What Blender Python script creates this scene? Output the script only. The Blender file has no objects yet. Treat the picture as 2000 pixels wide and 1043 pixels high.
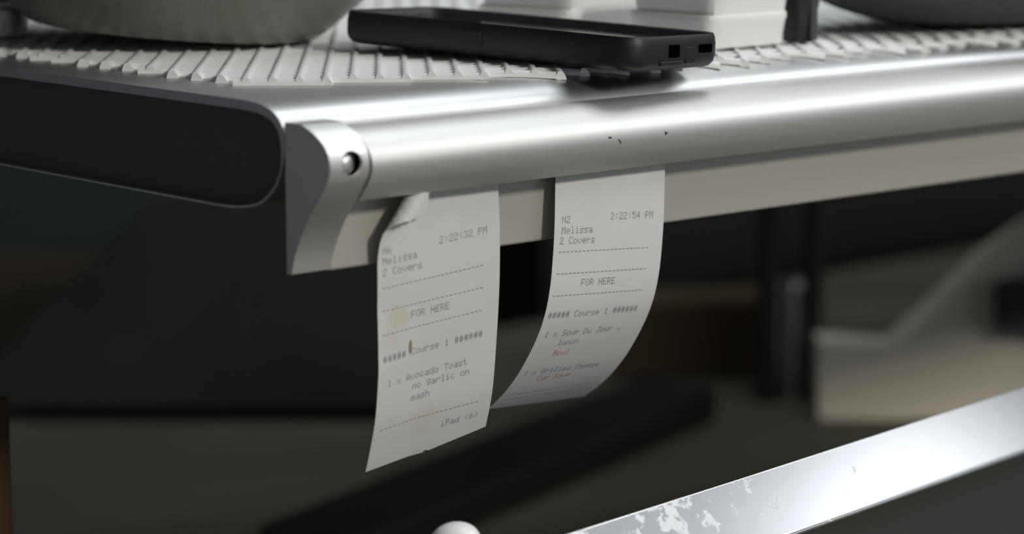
import bpy, bmesh, math, random
from mathutils import Vector, Matrix
from math import sin, cos, pi, radians as R

random.seed(4)
SC = bpy.context.scene
COL = SC.collection

# ------------------------------------------------------------------ camera
cam_d = bpy.data.cameras.new('camera'); cam = bpy.data.objects.new('camera', cam_d); COL.objects.link(cam)
cam_d.sensor_width = 36.0; cam_d.lens = 91.0168
fwd = Vector((0.6546, 0.7370, -0.1685)).normalized()
right = fwd.cross(Vector((0, 0, 1))).normalized(); up = right.cross(fwd).normalized()
mw = Matrix((right, up, -fwd)).transposed().to_4x4(); mw.translation = Vector((-0.6993, -0.9427, 0.1195))
cam.matrix_world = mw
cam_d.clip_start = 0.02; cam_d.clip_end = 50
cam_d.dof.use_dof = True; cam_d.dof.focus_distance = 1.295; cam_d.dof.aperture_fstop = 4.6
SC.camera = cam

# ------------------------------------------------------------------ world, exposure, lights
w = bpy.data.worlds.new('world'); SC.world = w; w.use_nodes = True
w.node_tree.nodes['Background'].inputs[0].default_value = (0.80, 0.86, 1.0, 1)
w.node_tree.nodes['Background'].inputs[1].default_value = 0.34
SC.view_settings.view_transform = 'Standard'; SC.view_settings.look = 'None'
SC.view_settings.gamma = 1.0; SC.view_settings.use_curve_mapping = False
SC.view_settings.exposure = 0.0

def area(name, loc, target, sx, sy, power, col=(1, 1, 1)):
    d = bpy.data.lights.new(name, 'AREA'); d.shape = 'RECTANGLE'; d.size = sx; d.size_y = sy
    d.energy = power; d.color = col
    o = bpy.data.objects.new(name, d); COL.objects.link(o); o.location = loc
    o.rotation_euler = (Vector(target) - Vector(loc)).to_track_quat('-Z', 'Y').to_euler()
    return o
area('ceiling_panel_light', (2.0, -0.82, 1.38), (2.0, -0.82, 0), 2.2, 0.90, 25, (0.93, 0.97, 1.0))
area('hood_fill_light', (2.65, -0.10, 1.38), (2.65, -0.10, 0), 1.0, 0.9, 4, (0.93, 0.97, 1.0))  # added panel, brightens the far part of the rail hood
area('ceiling_panel_light_middle', (0.98, 0.30, 1.38), (0.98, 0.30, 0), 0.62, 0.95, 9, (0.93, 0.97, 1.0))
area('bar_fill_light', (3.3, -1.85, 1.38), (3.3, -1.85, 0), 1.0, 0.8, 1.2, (0.93, 0.97, 1.0))  # added dim panel, lifts the reflection on the near part of the bar
area('bar_highlight_light', (4.1, -1.58, 1.36), (0.4, -0.1, -0.1), 0.5, 0.8, 3.2, (0.95, 0.98, 1.0))  # added unseen area light for the bar highlight, there is no window
area('end_face_fill_light', (-2.45, 2.5, -0.35), (0, 2.5, -0.35), 1.6, 1.4, 1.6, (0.80, 0.88, 1.0))  # added fill for the left-facing end cap and shelf rim, no window there
area('ceiling_spot_front', (0.35, -2.3, 1.12), (0.2, 0.0, -0.1), 0.30, 0.30, 34, (1.0, 0.96, 0.88))

# ------------------------------------------------------------------ materials
def mat(name, col, rough=0.5, metal=0.0, var=0.0, scale=20.0, bump=0.0, bscale=200.0, stretch=None, spec=0.5, rvar=0.0, col2=None, trans=0.0):
    m = bpy.data.materials.new(name); m.use_nodes = True
    nt = m.node_tree; b = nt.nodes['Principled BSDF']
    b.inputs['Base Color'].default_value = (*col, 1); b.inputs['Roughness'].default_value = rough
    b.inputs['Metallic'].default_value = metal; b.inputs['Specular IOR Level'].default_value = spec
    tc = nt.nodes.new('ShaderNodeTexCoord'); mp = nt.nodes.new('ShaderNodeMapping')
    nt.links.new(tc.outputs['Object'], mp.inputs[0])
    if stretch: mp.inputs['Scale'].default_value = stretch
    if var > 0 or col2:
        n = nt.nodes.new('ShaderNodeTexNoise'); n.inputs['Scale'].default_value = scale; n.inputs['Detail'].default_value = 5
        nt.links.new(mp.outputs[0], n.inputs['Vector'])
        r = nt.nodes.new('ShaderNodeValToRGB')
        c2 = col2 or tuple(max(0, c * (1 - var)) for c in col)
        r.color_ramp.elements[0].position = 0.36; r.color_ramp.elements[1].position = 0.62
        r.color_ramp.elements[0].color = (*c2, 1); r.color_ramp.elements[1].color = (*col, 1)
        nt.links.new(n.outputs[0], r.inputs[0]); nt.links.new(r.outputs[0], b.inputs['Base Color'])
    if rvar > 0:
        n = nt.nodes.new('ShaderNodeTexNoise'); n.inputs['Scale'].default_value = scale; n.inputs['Detail'].default_value = 6
        nt.links.new(mp.outputs[0], n.inputs['Vector'])
        mr = nt.nodes.new('ShaderNodeMapRange'); mr.inputs[1].default_value = .35; mr.inputs[2].default_value = .65
        mr.inputs[3].default_value = rough - rvar; mr.inputs[4].default_value = rough + rvar
        nt.links.new(n.outputs[0], mr.inputs[0]); nt.links.new(mr.outputs[0], b.inputs['Roughness'])
    if bump > 0:
        n = nt.nodes.new('ShaderNodeTexNoise'); n.inputs['Scale'].default_value = bscale
        nt.links.new(mp.outputs[0], n.inputs['Vector'])
        bp = nt.nodes.new('ShaderNodeBump'); bp.inputs['Strength'].default_value = bump; bp.inputs['Distance'].default_value = 0.0005
        nt.links.new(n.outputs[0], bp.inputs['Height']); nt.links.new(bp.outputs[0], b.inputs['Normal'])
    if trans > 0:
        # thin paper lets some of the light through
        tr = nt.nodes.new('ShaderNodeBsdfTranslucent'); tr.inputs[0].default_value = (*col, 1)
        mx = nt.nodes.new('ShaderNodeMixShader'); mx.inputs[0].default_value = trans
        out = nt.nodes['Material Output']
        nt.links.new(b.outputs[0], mx.inputs[1]); nt.links.new(tr.outputs[0], mx.inputs[2]); nt.links.new(mx.outputs[0], out.inputs[0])
    return m

M_ALU = mat('satin_aluminium', (0.66, 0.66, 0.64), 0.50, 0.85, bump=0.02, bscale=600, stretch=(0.02, 1, 1))
M_PLATE = mat('anodised_plate', (0.44, 0.43, 0.38), 0.5, 0.35, bump=0.02, bscale=600, stretch=(0.02, 1, 1))
M_CAP = mat('cast_aluminium', (0.70, 0.70, 0.68), 0.42, 0.9, bump=0.04, bscale=300)
M_STEEL = mat('brushed_steel', (0.58, 0.58, 0.58), 0.42, 1.0, bump=0.03, bscale=500, stretch=(0.03, 1, 1))
M_BAR = mat('bar_steel', (0.72, 0.73, 0.75), 0.17, 1.0, bump=0.03, bscale=60)
def add_splashes(m):
    # dried splashes near one end of the bar, a pattern of its own in the surface
    nt = m.node_tree; b = nt.nodes['Principled BSDF']
    tc = nt.nodes.new('ShaderNodeTexCoord'); sp = nt.nodes.new('ShaderNodeSeparateXYZ'); nt.links.new(tc.outputs['Object'], sp.inputs[0])
    mk = nt.nodes.new('ShaderNodeMapRange'); mk.inputs[1].default_value = 0.18; mk.inputs[2].default_value = 0.34; mk.inputs[3].default_value = 0.13; mk.inputs[4].default_value = 0.0
    nt.links.new(sp.outputs[0], mk.inputs[0])
    nz = nt.nodes.new('ShaderNodeTexNoise'); nz.inputs['Scale'].default_value = 90; nz.inputs['Detail'].default_value = 8; nz.inputs['Roughness'].default_value = 0.65
    nt.links.new(tc.outputs['Object'], nz.inputs['Vector'])
    ad = nt.nodes.new('ShaderNodeMath'); ad.operation = 'ADD'; nt.links.new(nz.outputs[0], ad.inputs[0]); nt.links.new(mk.outputs[0], ad.inputs[1])
    mr = nt.nodes.new('ShaderNodeMapRange'); mr.inputs[1].default_value = 0.685; mr.inputs[2].default_value = 0.735; nt.links.new(ad.outputs[0], mr.inputs[0])
    c = nt.nodes.new('ShaderNodeMix'); c.data_type = 'RGBA'; c.inputs[6].default_value = (0.72, 0.73, 0.75, 1); c.inputs[7].default_value = (0.82, 0.84, 0.86, 1)
    nt.links.new(mr.outputs[0], c.inputs[0]); nt.links.new(c.outputs[2], b.inputs['Base Color'])
    for inp, v0, v1 in (('Roughness', 0.17, 0.6), ('Metallic', 1.0, 0.1)):
        r = nt.nodes.new('ShaderNodeMapRange'); r.inputs[3].default_value = v0; r.inputs[4].default_value = v1
        nt.links.new(mr.outputs[0], r.inputs[0]); nt.links.new(r.outputs[0], b.inputs[inp])
add_splashes(M_BAR)
M_END_SHADE = mat('shelf_end_shade', (0.085, 0.085, 0.085), 0.5)  # dark colour paints the shade inside the shelf end
M_MAT = mat('white_vinyl', (0.76, 0.77, 0.76), 0.42)
M_CASE = mat('black_rubber', (0.006, 0.006, 0.009), 0.5, bump=0.02, bscale=900)
M_GLASS = mat('phone_glass', (0.006, 0.008, 0.012), 0.12, spec=0.15)
M_HOLE_SHADE = mat('hole_shade', (0.001, 0.001, 0.001), 0.9, spec=0.0)  # near-black colour paints the shade inside holes
M_PAPER = mat('receipt_paper', (0.74, 0.74, 0.72), 0.75, var=0.03, scale=40, trans=0.18)
M_PAPER_STAINED = mat('stained_receipt_paper', (0.74, 0.74, 0.72), 0.75, var=0.03, scale=40, trans=0.18)
def add_stain(m, centre, rad, col, amount):
    nt = m.node_tree; b = nt.nodes['Principled BSDF']; src = b.inputs['Base Color'].links[0].from_socket
    tc = nt.nodes.new('ShaderNodeTexCoord'); nz = nt.nodes.new('ShaderNodeTexNoise'); nz.inputs['Scale'].default_value = 160
    mx0 = nt.nodes.new('ShaderNodeMix'); mx0.data_type = 'VECTOR'; mx0.inputs[0].default_value = 0.012
    nt.links.new(tc.outputs['Object'], nz.inputs['Vector']); nt.links.new(tc.outputs['Object'], mx0.inputs[4]); nt.links.new(nz.outputs['Color'], mx0.inputs[5])
    ds = nt.nodes.new('ShaderNodeVectorMath'); ds.operation = 'DISTANCE'; ds.inputs[1].default_value = centre
    nt.links.new(mx0.outputs[1], ds.inputs[0])
    mr = nt.nodes.new('ShaderNodeMapRange'); mr.interpolation_type = 'SMOOTHSTEP'
    mr.inputs[1].default_value = rad; mr.inputs[2].default_value = rad * 0.45; mr.inputs[3].default_value = 0; mr.inputs[4].default_value = amount
    nt.links.new(ds.outputs['Value'], mr.inputs[0])
    mx = nt.nodes.new('ShaderNodeMix'); mx.data_type = 'RGBA'; mx.inputs[7].default_value = (*col, 1)
    nt.links.new(mr.outputs[0], mx.inputs[0]); nt.links.new(src, mx.inputs[6]); nt.links.new(mx.outputs[2], b.inputs['Base Color'])
K_ = 0.006
add_stain(M_PAPER_STAINED, (0.0655, -0.0040, -0.1030), 0.0095, (0.67, 0.64, 0.49), 0.8)
add_stain(M_PAPER_STAINED, (0.0620, -0.0010, -0.1150), 0.0085, (0.69, 0.67, 0.56), 0.45)
add_stain(M_PAPER_STAINED, (0.0900, 0.0080, -0.1600), 0.0120, (0.70, 0.66, 0.52), 0.45)
M_INK = mat('grey_ink', (0.20, 0.18, 0.20), 0.8)
M_RED = mat('red_ink', (0.52, 0.10, 0.08), 0.8)
M_STAIN = mat('oil_stain', (0.66, 0.64, 0.52), 0.7)
M_CRUMB = mat('olive_crumb', (0.25, 0.23, 0.13), 0.8)
M_CHIP = mat('dark_scratch', (0.03, 0.03, 0.03), 0.8)
M_BOWL = mat('grey_glazed_ceramic', (0.25, 0.25, 0.228), 0.38, var=0.0, scale=9, col2=(0.20, 0.195, 0.16))
M_DARKBOWL = mat('charcoal_ceramic', (0.045, 0.045, 0.042), 0.65)
M_WHITE = mat('white_ceramic', (0.80, 0.80, 0.77), 0.35)
M_BLACK = mat('black_plastic', (0.012, 0.012, 0.011), 0.4)
M_GREYP = mat('smoke_grey_plastic', (0.05, 0.05, 0.045), 0.5)
M_CARD = mat('brown_cardboard', (0.075, 0.042, 0.016), 0.85, var=0.15, scale=30)
M_POST = mat('dark_post', (0.03, 0.03, 0.03), 0.4, 0.6)
M_PANEL = mat('dark_panel', (0.030, 0.031, 0.027), 0.6)
M_SPLASH = mat('dried_splash', (0.62, 0.64, 0.66), 0.6)
M_DARKTOP = mat('dark_worktop', (0.02, 0.02, 0.018), 0.6)
M_FLOOR = mat('quarry_tile', (0.36, 0.33, 0.27), 0.6, var=0.3, scale=3)
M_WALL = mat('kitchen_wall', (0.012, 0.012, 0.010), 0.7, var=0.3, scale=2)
M_WALLL = mat('kitchen_side_wall', (0.30, 0.31, 0.34), 0.8)

# ------------------------------------------------------------------ helpers
def link(name, bm, m, parent=None, smooth=False, angle=None, bevel=0):
    me = bpy.data.meshes.new(name)
    bmesh.ops.remove_doubles(bm, verts=bm.verts, dist=1e-7)
    bmesh.ops.recalc_face_normals(bm, faces=bm.faces)
    bm.to_mesh(me); bm.free()
    for mm in (m if isinstance(m, (list, tuple)) else [m]): me.materials.append(mm)
    o = bpy.data.objects.new(name, me); COL.objects.link(o)
    if parent: o.parent = parent
    if bevel:
        b = o.modifiers.new('bevel', 'BEVEL'); b.width = bevel; b.segments = 3; b.limit_method = 'ANGLE'; b.angle_limit = R(35)
    if smooth:
        me.polygons.foreach_set('use_smooth', [True] * len(me.polygons))
        if angle:
            me.set_sharp_from_angle(angle=R(angle))
    return o

def thing(name, label, cat, loc=(0, 0, 0), group=None, rot=(0, 0, 0)):
    o = bpy.data.objects.new(name, None); COL.objects.link(o); o.empty_display_size = 0.02
    o.location = loc; o.rotation_euler = rot
    o['label'] = label; o['category'] = cat
    if group: o['group'] = group
    return o

def tag(o, label, cat, group=None, kind=None):
    o['label'] = label; o['category'] = cat
    if group: o['group'] = group
    if kind: o['kind'] = kind
    return o

def prism_x(bm, prof, x0, x1, caps=True):
    """prof: closed (y,z) outline, extruded along X"""
    a = [bm.verts.new((x0, y, z)) for y, z in prof]; b = [bm.verts.new((x1, y, z)) for y, z in prof]
    n = len(prof)
    for i in range(n):
        bm.faces.new((a[i], a[(i + 1) % n], b[(i + 1) % n], b[i]))
    if caps: bm.faces.new(a); bm.faces.new(b[::-1])

def box(bm, lo, hi, mtx=None):
    vs = [bm.verts.new((x, y, z)) for x in (lo[0], hi[0]) for y in (lo[1], hi[1]) for z in (lo[2], hi[2])]
    for f in ((0, 1, 3, 2), (4, 6, 7, 5), (0, 4, 5, 1), (2, 3, 7, 6), (0, 2, 6, 4), (1, 5, 7, 3)):
        bm.faces.new([vs[i] for i in f])
    if mtx: bmesh.ops.transform(bm, matrix=mtx, verts=vs)
    return vs

def lathe(bm, prof, n=64, sx=1.0, sy=1.0, power=2.0):
    """prof: (r, z) from axis to axis; power>2 gives a rounded square plan"""
    rings = []
    for r, z in prof:
        if r < 1e-6: rings.append([bm.verts.new((0, 0, z))]); continue
        ring = []
        for i in range(n):
            t = 2 * pi * i / n; c, s = cos(t), sin(t)
            k = (abs(c) ** power + abs(s) ** power) ** (-1 / power)
            ring.append(bm.verts.new((r * sx * c * k, r * sy * s * k, z)))
        rings.append(ring)
    for p, q in zip(rings, rings[1:]):
        for i in range(n):
            j = (i + 1) % n
            if len(p) == 1 and len(q) == 1: continue
            if len(p) == 1: bm.faces.new((p[0], q[i], q[j]))
            elif len(q) == 1: bm.faces.new((p[i], p[j], q[0]))
            else: bm.faces.new((p[i], p[j], q[j], q[i]))

def smoothline(pts, sub=4):
    """Catmull-Rom through the points"""
    out = []
    for i in range(len(pts) - 1):
        p0 = pts[max(0, i - 1)]; p1 = pts[i]; p2 = pts[i + 1]; p3 = pts[min(len(pts) - 1, i + 2)]
        for k in range(sub):
            t = k / sub
            out.append(tuple(0.5 * (2 * b + (c - a) * t + (2 * a - 5 * b + 4 * c - d) * t * t + (3 * b - a - 3 * c + d) * t ** 3)
                             for a, b, c, d in zip(p0, p1, p2, p3)))
    out.append(tuple(pts[-1])); return out

# ------------------------------------------------------------------ the room
def structure(o): o['kind'] = 'structure'; return o
bm = bmesh.new(); box(bm, (-3.0, -3.2, -1.25), (5.5, 5.0, -1.20)); structure(link('floor', bm, M_FLOOR))
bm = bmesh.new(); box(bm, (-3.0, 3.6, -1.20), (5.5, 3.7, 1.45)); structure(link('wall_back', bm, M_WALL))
bm = bmesh.new(); box(bm, (-2.6, -3.2, -1.20), (-2.5, 3.6, 1.45)); structure(link('wall_left', bm, M_WALLL))
bm = bmesh.new(); box(bm, (4.6, -3.2, -1.20), (4.7, 3.6, 1.45)); structure(link('wall_right', bm, M_WALLL))
bm = bmesh.new(); box(bm, (-3.0, -3.2, 1.45), (5.5, 5.0, 1.50)); structure(link('ceiling', bm, M_WALLL))

# ------------------------------------------------------------------ steel shelf
ZT = -0.006
nose = [(0.0035, -0.038), (0.0012, -0.031), (0.0004, -0.024), (0.0012, -0.0175), (0.0045, -0.0125), (0.0105, -0.0090), (0.020, -0.0068), (0.034, ZT)]
nose_s = smoothline(nose, 5)
low = smoothline([(0.0035, -0.038), (0.009, -0.046), (0.020, -0.0535), (0.036, -0.057), (0.052, -0.058)], 5)
def nose_z(y):
    if y >= 0.034: return ZT
    best = nose_s[0][1]
    for (y0, z0), (y1, z1) in zip(nose_s[20:], nose_s[21:]):
        if y0 <= y <= y1: return z0 + (z1 - z0) * (y - y0) / max(1e-9, y1 - y0)
    return best
shelf = thing('shelf', 'long stainless steel shelf with a rounded front edge and a white mat on top', 'shelf', (0, 0, 0))
outline = nose_s + [(0.60, ZT), (0.60, -0.058)] + low[::-1][:-1]
def inset(pts, d):
    n = len(pts); out = []
    cyy = sum(p[0] for p in pts) / n
    for i in range(n):
        a = Vector(pts[i - 1]); b = Vector(pts[i]); c = Vector(pts[(i + 1) % n])
        e1 = (b - a).normalized(); e2 = (c - b).normalized()
        n1 = Vector((e1.y, -e1.x)); n2 = Vector((e2.y, -e2.x)); nn = (n1 + n2)
        nn = nn.normalized() if nn.length > 1e-6 else n1
        k = d / max(0.5, nn.dot(n1)); out.append((b.x + nn.x * k, b.y + nn.y * k))
    return out
def rim(d): 
    k_ = [inset(outline, d * v) for v in (1.0, 0.25)]
    return [tuple(a + (b - a) * max(0, min(1, (-0.014 - o[1]) / 0.022)) for a, b in zip(p, q)) for p, q, o in zip(k_[0], k_[1], outline)]
inn = rim(0.0045)
bm = bmesh.new()
n = len(outline); XE = 1.9
o0 = [bm.verts.new((0.0, y, z)) for y, z in outline]; o1 = [bm.verts.new((XE, y, z)) for y, z in outline]
i0 = [bm.verts.new((0.0, y, z)) for y, z in inn]; i1 = [bm.verts.new((0.012, y, z)) for y, z in inn]
for i in range(n):
    j = (i + 1) % n
    bm.faces.new((o0[i], o0[j], o1[j], o1[i])); bm.faces.new((o0[i], o0[j], i0[j], i0[i])); bm.faces.new((i0[i], i0[j], i1[j], i1[i]))
bm.faces.new(o1)
link('shelf_body', bm, M_STEEL, shelf, True, 30)
bm = bmesh.new(); prism_x(bm, rim(0.0047), 0.006, 0.011); link('end_shade_panel', bm, M_END_SHADE, shelf)['label'] = 'dark panel painted as the shaded hollow end of the shelf'  # dark sheet stands in for shade in the hollow end
# shelf posts standing on the counter behind
ZC = -0.45
for px_, py_ in ((1.55, 0.40),):
    bm = bmesh.new()
    lathe(bm, [(0, ZC), (0.034, ZC), (0.034, ZC + 0.006), (0.022, ZC + 0.012), (0.0165, ZC + 0.02), (0.0165, -0.0585), (0, -0.0585)], 32)
    bmesh.ops.translate(bm, vec=(px_, py_, 0), verts=bm.verts)
    link('shelf_post', bm, M_POST, shelf, True, 40)['label'] = 'dark round post under the shelf'

# ------------------------------------------------------------------ ticket rail
rail = thing('ticket_rail', 'satin aluminium ticket rail along the shelf edge, holding two order receipts', 'ticket rail')
# end cap with an S-shaped face
capf = smoothline([(0.0, -0.0138), (-0.0125, -0.0138)], 1) + smoothline(
    [(-0.0125, -0.0138), (-0.0200, -0.0165), (-0.0265, -0.0200), (-0.0315, -0.0250), (-0.0333, -0.0305), (-0.0322, -0.0365), (-0.0262, -0.0452),
     (-0.0190, -0.0540), (-0.0120, -0.0640), (-0.0065, -0.0745), (-0.0035, -0.0835)], 5)[1:] + [(0.0, -0.0840)]
def dedupe(p):
    o = []
    for q in p:
        if not o or (abs(q[0] - o[-1][0]) + abs(q[1] - o[-1][1])) > 1e-6: o.append(q)
    return o
capf = dedupe(capf)
bm = bmesh.new(); prism_x(bm, capf, 0.0, 0.0225)
cap = link('end_cap', bm, M_CAP, rail)
cap['label'] = 'cast end cap with a screw at the near end of the rail'
# drill the screw hole for real, then drop the cutter
SX, SZ = 0.0128, -0.0305
bm = bmesh.new(); bmesh.ops.create_cone(bm, cap_ends=True, segments=40, radius1=0.0056, radius2=0.0056, depth=0.012)
bmesh.ops.rotate(bm, verts=bm.verts, matrix=Matrix.Rotation(R(90), 3, 'X'), cent=(0, 0, 0))
bmesh.ops.translate(bm, verts=bm.verts, vec=(SX, -0.0335, SZ))
cut = link('cutter', bm, M_CAP)
md = cap.modifiers.new('hole', 'BOOLEAN'); md.operation = 'DIFFERENCE'; md.object = cut; md.solver = 'EXACT'
bpy.context.view_layer.update()
dg = bpy.context.evaluated_depsgraph_get()
me = bpy.data.meshes.new_from_object(cap.evaluated_get(dg)); cap.modifiers.clear(); cap.data = me
bpy.data.objects.remove(cut)
me.polygons.foreach_set('use_smooth', [True] * len(me.polygons)); me.set_sharp_from_angle(angle=R(28))
b = cap.modifiers.new('bevel', 'BEVEL'); b.width = 0.0006; b.segments = 2; b.limit_method = 'ANGLE'; b.angle_limit = R(50)
# screw
bm = bmesh.new()
lathe(bm, [(0, -0.0275), (0.0040, -0.0275), (0.0040, -0.0296), (0.0034, -0.0308), (0.0020, -0.0316), (0.0, -0.0318)], 32)
bmesh.ops.transform(bm, matrix=Matrix.Translation((SX - 0.0013, 0, SZ)) @ Matrix.Rotation(R(-90), 4, 'X') @ Matrix.Scale(1, 4), verts=bm.verts)
for v in bm.verts: v.co.y = v.co.y if v.co.y < 0 else -v.co.y
sc = link('screw', bm, M_CAP, cap, True, 50)
bm = bmesh.new(); ringa = []
for yy in (-0.0272, -0.0318):
    ringa.append([bm.verts.new((SX + 0.00552 * cos(2 * pi * k / 32), yy, SZ + 0.00552 * sin(2 * pi * k / 32))) for k in range(32)])
for k in range(32): bm.faces.new((ringa[0][k], ringa[0][(k + 1) % 32], ringa[1][(k + 1) % 32], ringa[1][k]))
bm.faces.new(ringa[0]); link('screw_hole_shade', bm, M_HOLE_SHADE, cap)  # black lining paints the shade within the drilled hole
# extruded hood of the rail: thin sheet that curls over and leaves a lip
outer = smoothline([(-0.0004, -0.0168), (-0.0110, -0.0169), (-0.0195, -0.0192), (-0.0262, -0.0235), (-0.0305, -0.0290), (-0.0312, -0.0345), (-0.0285, -0.0405), (-0.0235, -0.0468), (-0.0205, -0.0500)], 5)
inner = smoothline([(-0.0192, -0.0492), (-0.0222, -0.0455), (-0.0268, -0.0395), (-0.0292, -0.0342), (-0.0286, -0.0296), (-0.0248, -0.0250), (-0.0188, -0.0211), (-0.0110, -0.0190), (-0.0004, -0.0189)], 5)
bm = bmesh.new(); prism_x(bm, dedupe(outer + inner), 0.0258, XE - 0.2)
link('rail_hood', bm, M_ALU, rail, True, 40)
bm = bmesh.new(); prism_x(bm, [(0.0002, -0.0172), (-0.0026, -0.0172), (-0.0026, -0.0835), (-0.0018, -0.0845), (0.0002, -0.0845)], 0.0232, XE - 0.2)
link('back_plate', bm, M_PLATE, rail, bevel=0.0004)
def hood_pt(x, z):
    for (y0, z0), (y1, z1) in zip(outer, outer[1:]):
        if z1 <= z <= z0: return Vector((x, y0 + (y1 - y0) * (z - z0) / (z1 - z0), z))
    return Vector((x, -0.031, z))
def fleck(cx_, cz_, pts):
    b_m = bmesh.new()
    vs = [b_m.verts.new(hood_pt(cx_ + a, cz_ + b_) + Vector((0, -0.00012, 0))) for a, b_ in pts]
    b_m.faces.new(vs); link('nick', b_m, M_CHIP, rail)
fleck(0.1748, -0.0318, [(-0.0015, 0.0006), (0, 0.0004), (0.0013, -0.0002), (0, -0.0005), (-0.0012, -0.0004)])
fleck(0.1808, -0.0338, [(-0.0014, 0.0008), (0.0, 0.0006), (0.0012, -0.0006), (0.0016, -0.0021), (0.0009, -0.0014), (-0.0002, 0.0)])
fleck(0.2135, -0.0324, [(-0.0012, 0.0013), (-0.0006, 0.0003), (0.0016, 0.0000), (0.0002, -0.0006), (-0.0006, -0.0014), (-0.0012, -0.0003)])

# ------------------------------------------------------------------ receipts
FONT = {
'0':'01110 10001 10011 10101 11001 10001 01110','1':'00100 01100 00100 00100 00100 00100 01110','2':'01110 10001 00001 00110 01000 10000 11111',
'3':'01110 10001 00001 00110 00001 10001 01110','4':'00010 00110 01010 10010 11111 00010 00010','5':'11111 10000 11110 00001 00001 10001 01110',
'6':'00110 01000 10000 11110 10001 10001 01110',':':'00000 00100 00100 00000 00100 00100 00000','P':'11110 10001 10001 11110 10000 10000 10000',
'M':'10001 11011 10101 10101 10001 10001 10001','N':'10001 11001 10101 10101 10011 10001 10001','e':'00000 00000 01110 10001 11111 10000 01110',
'l':'01100 00100 00100 00100 00100 00100 01110','i':'00100 00000 01100 00100 00100 00100 01110','s':'00000 00000 01111 10000 01110 00001 11110',
'a':'00000 00000 01110 00001 01111 10001 01111','C':'01110 10001 10000 10000 10000 10001 01110','o':'00000 00000 01110 10001 10001 10001 01110',
'v':'00000 00000 10001 10001 10001 01010 00100','r':'00000 00000 10110 11001 10000 10000 10000','F':'11111 10000 10000 11110 10000 10000 10000',
'O':'01110 10001 10001 10001 10001 10001 01110','R':'11110 10001 10001 11110 10100 10010 10001','H':'10001 10001 10001 11111 10001 10001 10001',
'E':'11111 10000 10000 11110 10000 10000 11111','#':'01010 01010 11111 01010 11111 01010 01010','u':'00000 00000 10001 10001 10001 10011 01101',
'x':'00000 00000 10001 01010 00100 01010 10001','A':'00100 01010 10001 10001 11111 10001 10001','c':'00000 00000 01110 10000 10000 10001 01110',
'd':'00001 00001 01101 10011 10001 10001 01111','T':'11111 00100 00100 00100 00100 00100 00100','t':'01000 01000 11100 01000 01000 01001 00110',
'g':'00000 01111 10001 10001 01111 00001 01110','n':'00000 00000 10110 11001 10001 10001 10001','S':'01111 10000 10000 01110 00001 00001 11110',
'p':'00000 00000 11110 10001 11110 10000 10000','D':'11100 10010 10001 10001 10001 10010 11100','J':'00111 00010 00010 00010 00010 10010 01100',
'h':'10000 10000 10110 11001 10001 10001 10001','B':'11110 10001 10001 11110 10001 10001 11110','w':'00000 00000 10001 10001 10101 10101 01010',
'G':'01110 10001 10000 10111 10001 10001 01111','m':'00000 00000 11010 10101 10101 10101 10101','(':'00010 00100 01000 01000 01000 00100 00010',
')':'01000 00100 00010 00010 00010 00100 01000','-':'00000 00000 00000 00000 00000 11111 00000'}
PW = 0.076; CP = 0.00305; DOT = 0.00050

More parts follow.
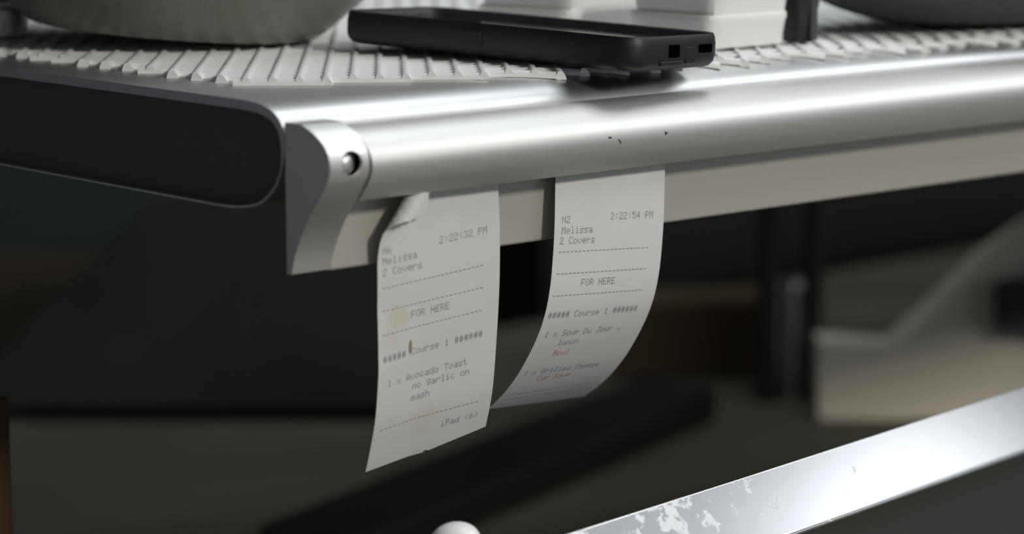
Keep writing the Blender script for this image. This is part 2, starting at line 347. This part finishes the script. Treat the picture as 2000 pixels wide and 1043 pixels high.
def make_receipt(name, label, prof, sg, x0, bend, cut_line, lines, extra=None, nx=40, nb=110):
    pts = smoothline(prof, 6); s = [0.0]
    for p, q in zip(pts, pts[1:]): s.append(s[-1] + math.hypot(q[0] - p[0], q[1] - p[1]))
    s0 = None
    for k in range(len(pts) - 1):
        if pts[k][1] >= -0.051 >= pts[k + 1][1]:
            f = (pts[k][1] + 0.051) / (pts[k][1] - pts[k + 1][1]); s0 = s[k] + f * (s[k + 1] - s[k]); break
    ph = R(4)
    def base(a, b):
        X = x0 + a * cos(ph) + sg * b * sin(ph); v = b * cos(ph) - sg * a * sin(ph) + s0
        v = max(0.0, min(s[-1] - 1e-6, v))
        k = 0; lo, hi = 0, len(s) - 2
        while lo < hi:
            mid = (lo + hi + 1) // 2
            if s[mid] <= v: lo = mid
            else: hi = mid - 1
        k = lo; f = (v - s[k]) / (s[k + 1] - s[k])
        p = Vector((X, pts[k][0] + f * (pts[k + 1][0] - pts[k][0]), pts[k][1] + f * (pts[k + 1][1] - pts[k][1])))
        t = Vector((0, pts[k + 1][0] - pts[k][0], pts[k + 1][1] - pts[k][1])).normalized()
        nrm = Vector((0, t.z, -t.y))              # faces the cook (-Y)
        return p, t, nrm
    def surf(a, b, off=0.0):
        p, t, nrm = base(a, b)
        if bend: return bend(a, b, off, p, t, nrm, base)
        return p + nrm * off
    root = thing(name, label, 'receipt')
    th = 0.00012
    bm = bmesh.new(); fr = []; bk = []
    b_top = -0.012
    for j in range(nb + 1):
        rf, rb = [], []
        for i in range(nx + 1):
            a = PW * i / nx; be = cut_line(a); b_ = b_top + (be - b_top) * j / nb
            rf.append(bm.verts.new(surf(a, b_, th / 2))); rb.append(bm.verts.new(surf(a, b_, -th / 2)))
        fr.append(rf); bk.append(rb)
    for j in range(nb):
        for i in range(nx):
            bm.faces.new((fr[j][i], fr[j][i + 1], fr[j + 1][i + 1], fr[j + 1][i])); bm.faces.new((bk[j][i], bk[j + 1][i], bk[j + 1][i + 1], bk[j][i + 1]))
    for j in range(nb):
        bm.faces.new((fr[j][0], fr[j + 1][0], bk[j + 1][0], bk[j][0])); bm.faces.new((fr[j][nx], bk[j][nx], bk[j + 1][nx], fr[j + 1][nx]))
    for i in range(nx):
        bm.faces.new((fr[0][i], bk[0][i], bk[0][i + 1], fr[0][i + 1])); bm.faces.new((fr[nb][i], fr[nb][i + 1], bk[nb][i + 1], bk[nb][i]))
    link('paper', bm, M_PAPER_STAINED if bend else M_PAPER, root, True, 60)
    inks = {'k': bmesh.new(), 'r': bmesh.new()}
    for a0, b0, txt, c in lines:
        B = inks[c]
        if txt.startswith('~'):
            # dashed rule
            nd = 23; L = 0.0635
            for q in range(nd):
                aa = a0 + L * q / nd
                vs = [B.verts.new(surf(aa + u * 0.0018, b0 + v * 0.00042, th / 2 + 6e-5)) for u, v in ((0, 0), (1, 0), (1, 1), (0, 1))]
                B.faces.new(vs)
            continue
        for ci, ch in enumerate(txt):
            if ch == ' ': continue
            rows = FONT[ch].split()
            for ry, row in enumerate(rows):
                for rx, bit in enumerate(row):
                    if bit == '1':
                        aa = a0 + ci * CP + rx * DOT; bb = b0 - (6 - ry) * DOT * 1.04
                        sz = DOT * 0.86
                        vs = [B.verts.new(surf(aa + u * sz, bb - v * sz, th / 2 + 6e-5)) for u, v in ((0, 0), (1, 0), (1, 1), (0, 1))]
                        B.faces.new(vs)
    link('printed_text', inks['k'], M_INK, root)
    if len(inks['r'].verts): link('red_text', inks['r'], M_RED, root)['label'] = 'text printed in red'
    else: inks['r'].free()
    if extra: extra(root, surf, th)
    return root

P2 = [(-.0095, -.035), (-.0100, -.051), (-.0108, -.065), (-.0114, -.078), (-.0114, -.091), (-.0105, -.107), (-.0075, -.122), (-.0010, -.137), (.0105, -.155), (.0240, -.1695), (.0415, -.1825), (.058, -.192)]
P1 = [(-.0090, -.035), (-.0097, -.051), (-.0095, -.067), (-.0086, -.0826), (-.0065, -.1034), (-.0028, -.127), (.0030, -.157), (.0105, -.1785), (.0185, -.197)]
L2 = [(.005, .0240, 'N2', 'k'), (.0382, .0232, '2:22:54 PM', 'k'), (.005, .0293, 'Melissa', 'k'), (.004, .0345, '2 Covers', 'k'),
      (.0035, .0382, '~', 'k'), (.0035, .0492, '~', 'k'), (.0210, .0563, 'FOR HERE', 'k'), (.0028, .0605, '~', 'k'),
      (.0025, .0728, '##### Course 1 ######', 'k'), (.005, .0838, '1 x Soup Du Jour -', 'k'), (.0172, .0900, 'lunch', 'k'), (.0175, .0968, 'Bowl', 'r'),
      (.0045, .1090, '1 x Grilled Cheese', 'k'), (.0170, .1145, 'Cup Soup', 'r'), (.0035, .1245, '~', 'k'), (.0035, .1290, '~', 'k')]
make_receipt('order_receipt', 'white order receipt farther along the rail, headed N2, curling backwards at the bottom', P2, -1, .1578, None,
             lambda a: 0.1375 + 0.0050 * a / PW, L2)

def bend1(a, b, off, p, t, nrm, base):
    # gentle vertical crease in the lower half
    k = max(0.0, min(1.0, (b - 0.055) / 0.03)); ac = 0.028
    q = p + nrm * off
    if a < ac: q = q + nrm * (0.10 * k * (ac - a))
    # the loose upper left corner rolls forward about a diagonal axis
    ax = Vector((0.0, 0.0330)); d = Vector((0.036, -0.0400)).normalized()      # axis from the left edge up to the top, in sheet coordinates
    n2 = Vector((d.y, -d.x))                                                    # points to the corner
    if n2.x > 0: n2 = -n2
    rel = Vector((a, b)) - ax; dist = rel.dot(n2)
    if dist > 0:
        foot = Vector((a, b)) - n2 * dist
        p0, t0, nn0 = base(foot.x, foot.y)
        dir3 = (Vector((1, 0, 0)) * n2.x + t0 * n2.y).normalized()
        x = y = th = 0.0; st = dist / 24
        for _ in range(24):
            along = st * (_ + 0.5)
            th = min(th + st / (0.017 if along < 0.009 else 0.0046), 3.5)
            x += cos(th) * st; y += sin(th) * st
        q = p0 + dir3 * (x - sin(th) * off) + nn0 * (y + cos(th) * off)
    return q
L1 = [(.0378, .0292, '2:22:32 PM', 'k'), (.0030, .0285, 'N6', 'k'), (.0030, .0335, 'Melissa', 'k'), (.0030, .0390, '2 Covers', 'k'),
      (.0028, .0447, '~', 'k'), (.0028, .0560, '~', 'k'), (.0205, .0630, 'FOR HERE', 'k'), (.0028, .0678, '~', 'k'),
      (.0030, .0820, '##### Course 1 ######', 'k'), (.0065, .0948, '1 x Avocado Toast', 'k'), (.0232, .1003, 'no garlic on', 'k'),
      (.0232, .1063, 'mash', 'k'), (.0045, .1168, '~', 'k'), (.0450, .1263, 'iPad (6)', 'k')]
def stains(root, surf, th):
    bm = bmesh.new()
    ring = [bm.verts.new(surf(0.0205 + .0011 * cos(t), 0.0775 + .0036 * sin(t), th / 2 + 9e-5)) for t in [2 * pi * k / 16 for k in range(16)]]
    bm.faces.new(ring)
    link('food_speck', bm, M_CRUMB, root)['label'] = 'small olive speck of food'
def cut1(a):
    f = a / PW
    e = 0.1395 - 0.0055 * max(0, (f - .5) / .5) ** 1.0
    if abs(a - 0.0385) < 0.0012: e -= 0.0009
    return e
make_receipt('order_receipt', 'white order receipt nearest the rail end cap, its top left corner curling forward', P1, 1, .0440, bend1, cut1, L1, stains, nx=64, nb=160)

# ------------------------------------------------------------------ white ribbed mat
ms = thing('shelf_liner', 'white ribbed plastic mat covering the steel shelf', 'mat')
POLY = [(0.034, 0.58), (0.036, 0.075), (0.190, 0.017), (0.31, 0.0135), (0.62, 0.0105), (1.5, 0.0105), (1.5, 0.58)]
def clip(p, d):
    ts = []
    for i in range(len(POLY)):
        a = Vector(POLY[i]); b = Vector(POLY[(i + 1) % len(POLY)]); e = b - a
        den = d.x * e.y - d.y * e.x
        if abs(den) < 1e-12: continue
        t = ((a.x - p.x) * e.y - (a.y - p.y) * e.x) / den; u = ((a.x - p.x) * d.y - (a.y - p.y) * d.x) / den
        if 0 <= u < 1: ts.append(t)
    ts.sort(); return [(ts[i], ts[i + 1]) for i in range(0, len(ts) - 1, 2)]
def ribs(name, d, h, wb, wt, skew, pitch, phase):
    bm = bmesh.new(); nrm = Vector((d.y, -d.x))
    for k in range(-140, 220):
        p = nrm * (k * pitch + phase)
        for t0, t1 in clip(p, d):
            if t1 - t0 < 0.002: continue
            # snap the ends to the grid so the cut edge steps from cell to cell
            t0 = math.ceil((t0 - 0.0026) / pitch) * pitch - 0.0024; t1 = math.floor(t1 / pitch) * pitch + 0.0024
            if t1 - t0 < 0.004: continue
            ns = max(1, int((t1 - t0) / 0.012)) if t0 * 0 == 0 else 1
            ns = min(ns, 60)
            rows = []
            for q in range(ns + 1):
                t = t0 + (t1 - t0) * q / ns; c = p + d * t
                z = nose_z(max(0.004, c.y)) + 0.0001
                row = []
                for off, hh in ((-wb / 2, 0), (-wb / 2 * .9, h * .35), (skew - wt / 2, h * .93), (skew, h), (skew + wt / 2, h * .93), (wb / 2 * .9, h * .35), (wb / 2, 0)):
                    v = c + nrm * off; row.append(bm.verts.new((v.x, v.y, z + hh)))
                rows.append(row)
            for ra, rb in zip(rows, rows[1:]):
                for i in range(6): bm.faces.new((ra[i], ra[i + 1], rb[i + 1], rb[i]))
                bm.faces.new((ra[6], ra[0], rb[0], rb[6]))
            bm.faces.new(rows[0]); bm.faces.new(rows[-1][::-1])
    return link(name, bm, M_MAT, ms, True, 50)
RD = Vector((0.6269, 0.7791)); RD.normalize()
ribs('long_ribs', RD, 0.0044, 0.0058, 0.0022, -0.0005, 0.0130, 0.0042)
ribs('cross_ribs', Vector((-RD.y, RD.x)), 0.0034, 0.0064, 0.0026, 0.0, 0.0130, 0.0)
MT = ZT + 0.0044     # top of the mat

# ------------------------------------------------------------------ phone in a black case
PHW, PHL, PHT = 0.080, 0.200, 0.0172
ph = thing('mobile_phone', 'mobile phone in a thick black case lying on the white mat at the shelf edge', 'phone', (0.180, -0.0420, -0.0012))
ph.matrix_world = Matrix.Translation((0.1955, -0.0250, -0.0022)) @ Matrix.Rotation(R(9.1), 4, 'Z') @ Matrix.Rotation(R(1.5), 4, 'X') @ Matrix.Rotation(R(1.6), 4, 'Y')
def rrect(w_, l_, r, n=8, ins=0.0):
    out = []
    for cx_, cy_, a0 in ((w_ - r, l_ - r, 0), (r, l_ - r, 90), (r, r, 180), (w_ - r, r, 270)):
        for k in range(n + 1):
            t = R(a0 + 90 * k / n); out.append((cx_ + (r - ins) * cos(t), cy_ + (r - ins) * sin(t)))
    return out
bm = bmesh.new(); rings = []
for z, ins in ((0.0, 0.0055), (0.0008, 0.0030), (0.0030, 0.0008), (0.0060, 0.0), (0.0125, 0.0), (0.0160, 0.0006), (0.0175, 0.0014), (PHT, 0.0024), (PHT - 0.0002, 0.0036), (0.0138, 0.0062)):
    rings.append([bm.verts.new((x, y, z)) for x, y in rrect(PHW, PHL, 0.013, 8, ins)])
for p, q in zip(rings, rings[1:]):
    for i in range(len(p)): bm.faces.new((p[i], p[(i + 1) % len(p)], q[(i + 1) % len(p)], q[i]))
bm.faces.new(rings[0][::-1]); bm.faces.new(rings[-1])
case = link('case', bm, M_CASE, ph, True, 40)
bm = bmesh.new(); pr = rrect(PHW, PHL, 0.013, 8, 0.0066)
a_ = [bm.verts.new((x, y, 0.0138)) for x, y in pr]; b_ = [bm.verts.new((x, y, 0.0141)) for x, y in pr]
for i in range(len(pr)): bm.faces.new((a_[i], a_[(i + 1) % len(pr)], b_[(i + 1) % len(pr)], b_[i]))
bm.faces.new(a_[::-1]); bm.faces.new(b_); link('screen', bm, M_GLASS, ph)
# ports and slots on the short end, button on the long side
def slot(x0_, x1_, z0_, z1_, nm, m=M_HOLE_SHADE, dep=0.0004):
    bm = bmesh.new(); box(bm, (x0_, -dep, z0_), (x1_, 0.0015, z1_)); return link(nm, bm, m, case, bevel=0.0006)
slot(0.0300, 0.0395, 0.0065, 0.0130, 'charging_port')
slot(0.0560, 0.0680, 0.0080, 0.0125, 'speaker_slot')
slot(0.0235, 0.0430, 0.0025, 0.0048, 'port_flap', M_CASE, 0.0003)
slot(0.0455, 0.0540, 0.0030, 0.0115, 'corner_grip', M_CASE, 0.0002)
bm = bmesh.new(); box(bm, (-0.0011, 0.098, 0.0055), (0.0010, 0.112, 0.0135)); link('side_button', bm, M_CASE, case, bevel=0.0009)

# ------------------------------------------------------------------ crockery on the mat
bw = thing('large_bowl', 'large grey ceramic bowl standing on the white mat at the left', 'bowl', (0.138, 0.292, MT + 0.0068))
bw.rotation_euler = Matrix.Rotation(R(4.8), 3, Vector((0.655, 0.737, 0)).normalized()).to_euler()
bm = bmesh.new()
pr = smoothline([(0.0, 0.004), (0.066, 0.0028), (0.079, 0.0), (0.085, 0.003), (0.094, 0.011), (0.117, 0.036), (0.134, 0.066), (0.146, 0.092)], 5)
pi_ = smoothline([(0.1455, 0.0935), (0.142, 0.092), (0.129, 0.068), (0.110, 0.043), (0.088, 0.018), (0.06, 0.010), (0.0, 0.009)], 5)
lathe(bm, dedupe(pr + pi_), 96); link('bowl_body', bm, M_BOWL, bw, True, 50)

rm = thing('ramekin', 'small shiny steel ramekin at the far left, in front of the large bowl', 'ramekin', (0.074, 0.379, MT))
bm = bmesh.new(); lathe(bm, [(0, 0), (0.017, 0), (0.0185, 0.0012), (0.0195, 0.0165), (0.0208, 0.0172), (0.0211, 0.0180), (0.0205, 0.0186), (0.0189, 0.0176), (0.0175, 0.003), (0, 0.002)], 64)
link('ramekin_body', bm, M_CAP, rm, True, 40)

def dish_mesh(wb, wt, h):
    bm = bmesh.new()
    lathe(bm, [(0, 0), (wb * .94, 0), (wb, 0.0012), (wt * .985, h - 0.0050), (wt, h - 0.0040), (wt, h - 0.0006), (wt * .985, h), (wt * .94, h - 0.0008), (wt * .93, h - 0.003), (wb * .93, 0.003), (0, 0.003)], 72, power=12)
    return bm
def stack(x, y, rot, labels, grp, wb, wt, h, dz):
    src = None
    for k, lb in enumerate(labels):
        loc = (x + 0.0010 * (k % 2), y - 0.0008 * k, MT + k * dz)
        if src is None:
            src = link('white_dish', dish_mesh(wb, wt, h), M_WHITE, None, True, 40); o = src
        else:
            o = src.copy(); COL.objects.link(o)
        o.location = loc; o.rotation_euler = (0, 0, R(rot + 1.5 * k)); tag(o, lb, 'dish', grp)
stack(0.339, 0.175, 0, ['white square dish at the bottom of the stack just behind the phone', 'white square dish at the top of the stack just behind the phone'], 'white square dishes stacked behind the phone', 0.0385, 0.0400, 0.0172, 0.0145)
stack(0.343, 0.066, 0, ['white square dish at the bottom of the stack beside the black holder', 'white square dish at the top of the stack beside the black holder'], 'white square dishes stacked beside the black holder', 0.0305, 0.0325, 0.0190, 0.0163)

hd = thing('bottle_holder', 'narrow black and grey plastic holder standing beside the white dishes', 'holder', (0.3945, 0.0450, MT))
bm = bmesh.new(); lathe(bm, [(0, 0), (0.0064, 0), (0.0070, 0.001), (0.0082, 0.018), (0.0092, 0.020), (0.0098, 0.055), (0, 0.055)], 48, power=5); link('holder_body', bm, M_BLACK, hd, True, 40)
bm = bmesh.new(); box(bm, (0.0005, -0.0095, 0.001), (0.0060, -0.0060, 0.054)); link('grey_strip', bm, M_GREYP, hd, bevel=0.001)['label'] = 'dark grey strip down the front'

db = thing('dark_bowl', 'shallow oval charcoal bowl standing on the mat at the right', 'bowl', (0.600, 0.062, MT))
bm = bmesh.new()
pr = smoothline([(0.0, 0.002), (0.038, 0.001), (0.045, 0.0), (0.060, 0.0015), (0.090, 0.0065), (0.118, 0.0160), (0.128, 0.024), (0.131, 0.034)], 5)
pi_ = smoothline([(0.1305, 0.0350), (0.128, 0.034), (0.124, 0.026), (0.112, 0.019), (0.088, 0.0110), (0.05, 0.006), (0, 0.006)], 5)
lathe(bm, dedupe(pr + pi_), 96, 1.23, 0.58); link('bowl_body', bm, M_DARKBOWL, db, True, 50)

# ------------------------------------------------------------------ steel bar in front of the counter
bd = Vector((0.4229 + 0.1312, 0, 0))  # placeholder, replaced below
pa = Vector((0.1570, -0.0198, 0)); 
az = math.atan2(0.7370, 0.6546) - R(40.8); bdir = Vector((cos(az), sin(az), 0)); bn = Vector((sin(az), -cos(az), 0))  # bn: towards the cook
br = thing('steel_bar', 'bright flat stainless steel bar running diagonally under the ticket rail', 'rail')
P0 = Vector((-0.6993, -0.9427, 0.1195)) + 1.2 * ((fwd) + right * (107 / 5056.5) - up * (521.5 / 5056.5))
TL = R(32); H = 0.0355
bm = bmesh.new()
def barpt(s_, v, o_):   # s along, v down the face, o_ depth behind the face
    face_dn = Vector((bn.x * sin(TL), bn.y * sin(TL), -cos(TL))); back = Vector((-bn.x * cos(TL), -bn.y * cos(TL), -sin(TL)))
    return P0 + bdir * s_ + face_dn * v + back * o_
A = [bm.verts.new(barpt(-0.16, v, o_)) for v, o_ in ((0, 0), (H - .0012, 0), (H, -0.0010), (H + .0008, 0.0), (H + .0008, .012), (0, .012))]
B = [bm.verts.new(barpt(1.1, v, o_)) for v, o_ in ((0, 0), (H - .0012, 0), (H, -0.0010), (H + .0008, 0.0), (H + .0008, .012), (0, .012))]
for i in range(6): bm.faces.new((A[i], A[(i + 1) % 6], B[(i + 1) % 6], B[i]))
bm.faces.new(A); bm.faces.new(B[::-1])
link('bar', bm, M_BAR, br, bevel=0.0006)
# front panel that carries the bar, down to the floor
bm = bmesh.new()
zb = barpt(0, H, .012).z + 0.004
q0 = barpt(-0.16, H, .010); q1 = barpt(1.1, H, .010)
vs = []
for q in (q0, q1):
    for off, z in ((0, zb), (0.03, zb), (0.03, -1.2), (0, -1.2)):
        vs.append(bm.verts.new((q.x - bn.x * off, q.y - bn.y * off, z)))
for f in ((0, 1, 2, 3), (7, 6, 5, 4), (0, 4, 5, 1), (1, 5, 6, 2), (2, 6, 7, 3), (3, 7, 4, 0)): bm.faces.new([vs[i] for i in f])
link('front_panel', bm, M_PANEL, br)['label'] = 'dark panel below the bar'
# knob at the left end
kc = Vector((-0.6993, -0.9427, 0.1195)) + 1.215 * (fwd + right * (-112 / 5056.5) - up * (538 / 5056.5))
bm = bmesh.new()
lathe(bm, [(0, 0.0095)] + [(0.0125 * sin(R(t)), 0.0095 * cos(R(t))) for t in range(10, 91, 10)] + [(0.0125, -0.004), (0.010, -0.008), (0.006, -0.012), (0.006, -0.06), (0, -0.06)], 40)
bmesh.ops.transform(bm, matrix=Matrix.Translation(kc) @ Matrix.Rotation(-R(12), 4, Vector((0.655, 0.737, 0))), verts=bm.verts)
link('knob', bm, mat('polished_knob', (0.95, 0.95, 0.95), 0.3, 0.0), br, True, 50)['label'] = 'rounded polished knob standing beside the bar'

# ------------------------------------------------------------------ counter and blurred things below the shelf
ct = thing('work_counter', 'dark work counter under the steel shelf, out of focus', 'counter', (0, 0, 0))
bm = bmesh.new(); box(bm, (-1.2, 0.10, ZC - 0.04), (2.6, 1.25, ZC)); link('worktop', bm, mat('worktop', (0.10, 0.094, 0.066), 0.7, 0.0, var=.3, scale=4), ct, bevel=0.004)
bm = bmesh.new(); box(bm, (-1.15, 0.14, -1.2), (2.55, 1.2, ZC - 0.0401)); link('cabinet', bm, M_PANEL, ct)

CAM = Vector((-0.6993, -0.9427, 0.1195))
def slab(name, label, cat, poly, d, depth, m, flat_bottom=None):
    """a solid with the given outline (image-plane measurements converted to metres at its own distance), real depth behind it"""
    bm = bmesh.new(); f = [];b = []
    for x, y in poly:
        r = fwd + right * ((x - 1000) / 5056.5) - up * ((y - 521.5) / 5056.5)
        p = CAM + r * d
        f.append(bm.verts.new(p)); b.append(bm.verts.new(p + Vector((0.664, 0.748, 0)) * depth))
    n = len(f)
    for i in range(n): bm.faces.new((f[i], f[(i + 1) % n], b[(i + 1) % n], b[i]))
    bm.faces.new(f); bm.faces.new(b[::-1])
    o = link(name, bm, m, None)
    return tag(o, label, cat) if label else o

bc = thing('rear_counter', 'dark rear counter behind the work counter, hardly visible', 'counter')
bm = bmesh.new(); box(bm, (-1.2, 1.30, -0.54), (2.6, 2.2, -0.505)); link('worktop', bm, M_DARKTOP, bc, bevel=0.004)
bm = bmesh.new(); box(bm, (-1.15, 1.34, -1.2), (2.55, 2.15, -0.5401)); link('cabinet', bm, M_PANEL, bc)
cbn = thing('black_cabinet', 'blurred black cabinet on the rear counter, behind the pale sack', 'cabinet', (1.98, 1.72, -0.505))
bm = bmesh.new(); box(bm, (-0.58, -0.36, 0), (0.58, 0.36, 0.60)); link('body', bm, M_BLACK, cbn, bevel=0.01)
bm = bmesh.new(); box(bm, (-0.52, -0.375, 0.04), (0.52, -0.361, 0.54)); link('door', bm, M_BLACK, cbn, bevel=0.004)
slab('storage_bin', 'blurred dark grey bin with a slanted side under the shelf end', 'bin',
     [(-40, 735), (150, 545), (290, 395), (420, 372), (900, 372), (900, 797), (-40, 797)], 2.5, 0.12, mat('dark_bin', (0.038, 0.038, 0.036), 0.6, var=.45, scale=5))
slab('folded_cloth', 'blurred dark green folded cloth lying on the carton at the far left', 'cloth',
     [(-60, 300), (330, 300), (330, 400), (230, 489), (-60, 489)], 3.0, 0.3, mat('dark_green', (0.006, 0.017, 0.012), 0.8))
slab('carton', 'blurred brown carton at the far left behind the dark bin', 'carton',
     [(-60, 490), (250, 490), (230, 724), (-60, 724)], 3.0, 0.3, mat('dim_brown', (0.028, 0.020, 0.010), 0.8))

bm = bmesh.new(); box(bm, (-0.32, -0.045, 0), (0.32, 0.045, 0.035)); tr = link('black_tray', bm, M_BLACK, None, bevel=0.008)
tr.location = (0.76, 0.700, ZC); tr.rotation_euler = (0, 0, math.atan2(0.17, 0.52)); tag(tr, 'long black tray lying on the counter, blurred, below the receipts', 'tray')
slab('brown_carton', 'blurred brown carton between the farther receipt and the dark post', 'carton',
     [(1180, 600), (1500, 590), (1500, 733), (1180, 733)], 2.7, 0.1, mat('brown_card', (0.085, 0.056, 0.022), 0.8, var=.3, scale=8))
st = thing('equipment_stand', 'blurred stand with two black legs and a chrome tube under the rail at right', 'stand')
for nm, lx, ly, rr, m_ in (('leg', 1.1799, 0.7881, 0.011, M_BLACK), ('leg', 1.2138, 0.7580, 0.010, M_BLACK), ('chrome_tube', 1.2137, 0.7835, 0.012, M_STEEL)):
    bm = bmesh.new(); lathe(bm, [(0, ZC), (rr * (1.3 if nm == 'leg' else 1), ZC), (rr * (1.3 if nm == 'leg' else 1), ZC + 0.008), (rr, ZC + 0.012), (rr, -0.160 if nm == 'leg' else -0.34), (0, -0.160 if nm == 'leg' else -0.325)], 32)
    bmesh.ops.translate(bm, vec=(lx, ly, 0), verts=bm.verts); link(nm, bm, m_, st, True, 40)
bm = bmesh.new(); box(bm, (1.1499, 0.7280, -0.160), (1.2438, 0.8681, -0.145)); link('top_plate', bm, M_BLACK, st, bevel=0.002)
sack = slab('pale_sack', 'blurred pale grey-brown sack with a sloping top at the right', 'sack',
     [(1600, 668), (1745, 678), (1830, 600), (1930, 500), (2080, 400), (2080, 820), (1600, 820)], 2.5, 0.05, mat('pale_sack', (0.85, 0.79, 0.66), 0.8, var=.4, scale=4))
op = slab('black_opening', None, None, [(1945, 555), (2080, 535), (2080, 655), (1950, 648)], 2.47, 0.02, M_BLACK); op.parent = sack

bm = bmesh.new(); box(bm, (-0.075, -0.10, 0), (0.075, 0.10, 0.262)); 
cb = link('cardboard_box', bm, M_CARD, None, bevel=0.003)
cb.location = (-0.075, 0.36, ZC); cb.rotation_euler = (0, 0, R(8)); tag(cb, 'brown cardboard box at the bottom left below the shelf', 'box')

print('scene built')
